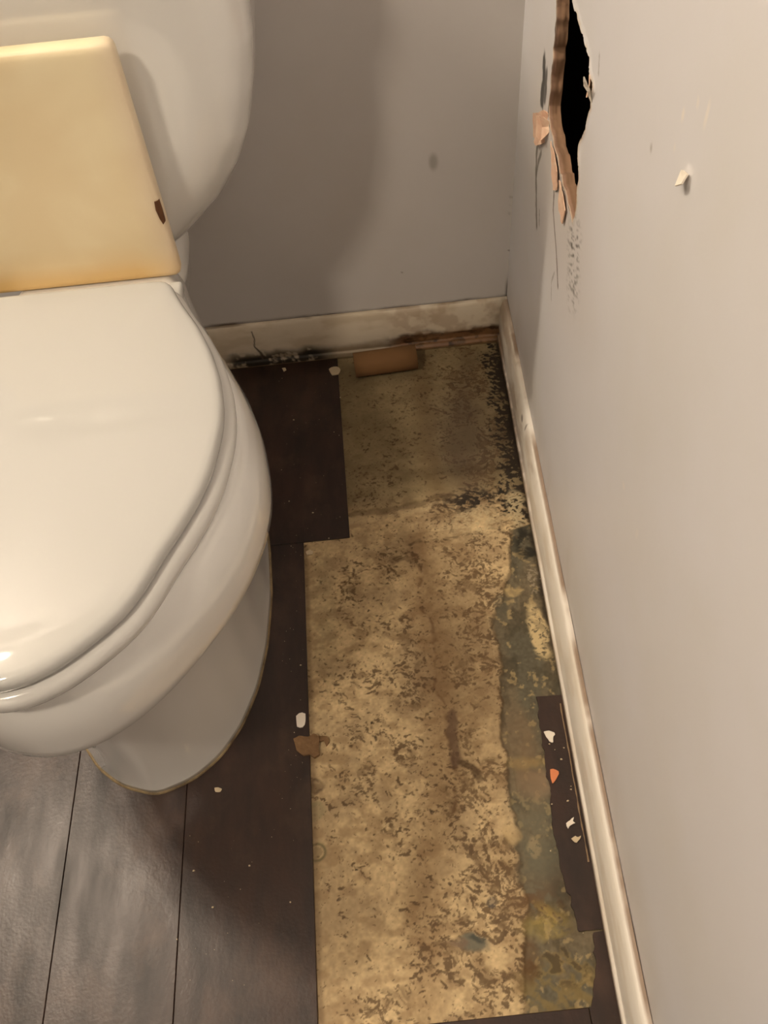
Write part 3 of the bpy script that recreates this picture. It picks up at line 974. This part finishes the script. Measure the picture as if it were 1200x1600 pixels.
flake('paint_chip', [(887, 1284), (897, 1277), (895, 1284), (899, 1287), (890, 1290), (888, 1297), (884, 1289)], .0010, .0018, M_chip, 'forked white chip lowest of the bright chips by the right baseboard', 'chip', 6)
flake('paint_chip', [(893, 1311), (899, 1306), (903, 1309), (908, 1306), (906, 1312), (899, 1318)], .0010, .0014, M_chip_beige, 'dull curled chip just below the forked white chip', 'chip', 7)
flake('paint_chip', [(335, 1232), (341, 1230), (347, 1233), (345, 1238), (337, 1238)], .0018, .0012, M_chip_beige, 'small grey chip on the plank right of the toilet foot', 'chip', 8)
flake('paint_chip', [(441, 576), (446, 575), (448, 579), (443, 581)], .0018, .0014, M_chip_beige, 'tiny pale chip on the black plank beside the mouldy back baseboard', 'chip', 9)

# torn brown scrap: crumpled, with two little tails
sp = empty('brown_scrap', (float(fl(485, 1165)[0]), float(fl(485, 1165)[1]), .0012))
tag(sp, 'torn brown cardboard scrap lying across the plank edge beside the toilet', 'scrap', 'debris on the floor')
def crumple(pix, z, amp, seed, thick=.0012):
    P = resample(flp(pix, z), 28)
    c_ = P.mean(0)
    rings_ = []
    for s_, lev in ((1.0, 0), (1.0, 1), (.75, 1), (.5, 1), (.22, 1)):
        q = c_ + (P - c_) * s_
        h = amp * (fbm(q[:, 0] * 130, q[:, 1] * 130, seed, 2))
        rings_.append(np.column_stack([q, (z + (h + thick) * (1 if lev else 0) + (.0 if lev else .0001))]))
    V, F = loft(rings_)
    return V, F
V, F = crumple([(459, 1156), (468, 1152), (482, 1153), (490, 1148), (496, 1150), (500, 1156), (498, 1168), (500, 1180), (492, 1186), (484, 1180), (474, 1182), (464, 1174)], .0013, .006, 3)
local(mesh_obj('scrap_body', V, F, M_scrap, smooth=False), sp)
V, F = crumple([(496, 1151), (512, 1152), (515, 1160), (510, 1167), (507, 1158), (498, 1160)], -.0005, .004, 4)
o = local(mesh_obj('scrap_tail', V, F, M_scrap, smooth=False), sp)

# dust and plaster crumbs
rg = np.random.RandomState(12)
V = []; F = []
spots_px = [(410, 682), (413, 702), (440, 735), (522, 676), (530, 681), (459, 657), (532, 622), (441, 592), (452, 784), (489, 802), (514, 842), (455, 854), (436, 872), (437, 898), (425, 916), (421, 928), (418, 968),
            (427, 1058), (422, 1072), (416, 1124), (470, 1040), (460, 1145), (353, 1221), (356, 1176), (352, 1180), (303, 1361), (333, 1418), (390, 1353), (277, 1468), (353, 1220), (454, 1410), (76, 1180), (151, 1202),
            (858, 1163), (867, 1172), (881, 1169), (877, 1187), (892, 1229), (892, 1234), (887, 1252), (862, 1257), (941, 1411), (944, 1424), (911, 1458), (860, 1330), (934, 1396), (849, 881), (846, 868), (845, 905), (850, 925), (856, 945)]
for _ in range(70):
    spots_px.append((rg.uniform(418, 476), rg.uniform(855, 1250)))
for _ in range(45):
    spots_px.append((rg.uniform(420, 535), rg.uniform(590, 840)))
for _ in range(30):
    spots_px.append((rg.uniform(290, 480), rg.uniform(1260, 1560)))
for i, (px, py_) in enumerate(spots_px):
    x, y = fl(px, py_)
    if abs(x - CX) < .150 and y > .37: continue
    r_ = (rg.uniform(.0007, .0016) if i < 51 else rg.uniform(.0002, .0006))
    h_ = r_ * .9
    k = 5
    b0 = len(V)
    for lev, sc_ in ((0, 1.0), (1, .7)):
        for j in range(k):
            a_ = 2 * math.pi * j / k + i
            q = rg.uniform(.7, 1.25)
            V.append((x + r_ * sc_ * q * math.cos(a_), y + r_ * sc_ * q * .8 * math.sin(a_), .0010 + (h_ if lev else 0) - (.0015 if px > 850 or py_ < 950 and px > 800 else 0) * 0))
    for j in range(k):
        F.append((b0 + j, b0 + (j + 1) % k, b0 + k + (j + 1) % k, b0 + k + j))
    F.append(tuple(b0 + k + j for j in range(k)))
o = mesh_obj('plaster_crumbs', V, F, M_chip_beige, smooth=False)
tag(o, 'tiny pale plaster crumbs and dust scattered over the dark planks', 'crumbs', kind='stuff')

# ------------------------------------------------------------------ lamps (outside the frame)
def uvsphere(c, r, nu=32, nv=16, sz=1.0):
    rings = []
    for i in range(1, nv):
        t = math.pi * i / nv
        a = np.linspace(0, 2 * np.pi, nu, endpoint=False)
        rings.append(np.column_stack([c[0] + r * math.sin(t) * np.cos(a), c[1] + r * math.sin(t) * np.sin(a), np.full(nu, c[2] - r * sz * math.cos(t))]))
    return loft(rings)
van = empty('vanity_light', (-1.20, YB, 2.05))
tag(van, 'chrome three-globe vanity light on the back wall left of the toilet', 'lamp')
V, F = box(-1.48, -.92, YB - .030, YB - .002, 2.01, 2.09, .006)
local(mesh_obj('backplate', V, F, M_chrome, smooth=False), van)
for p in VANITY:
    V, F = box(p[0] - .012, p[0] + .012, p[1] + .034, YB - .028, p[2] - .012, p[2] + .012, .003)
    local(mesh_obj('socket', V, F, M_chrome, smooth=False), van)
    V, F = uvsphere(p, .040)
    local(mesh_obj('bulb', V, F, M_bulb), van)
cl = empty('ceiling_light', (CEILING_LAMP[0], CEILING_LAMP[1], ZC))
tag(cl, 'round frosted dome light on the ceiling', 'lamp')
V, F = uvsphere((CEILING_LAMP[0], CEILING_LAMP[1], CEILING_LAMP[2]), .12, sz=.45)
local(mesh_obj('dome', V, F, M_dome), cl)
V, F = loft([sup(.14, 0, .28, 2, ZC - .03), sup(.14, 0, .28, 2, ZC - .001)])
V = np.asarray(V); V[:, 0] += CEILING_LAMP[0] - CX; V[:, 1] += CEILING_LAMP[1] - .14
local(mesh_obj('lamp_rim', V, F, M_chrome), cl)
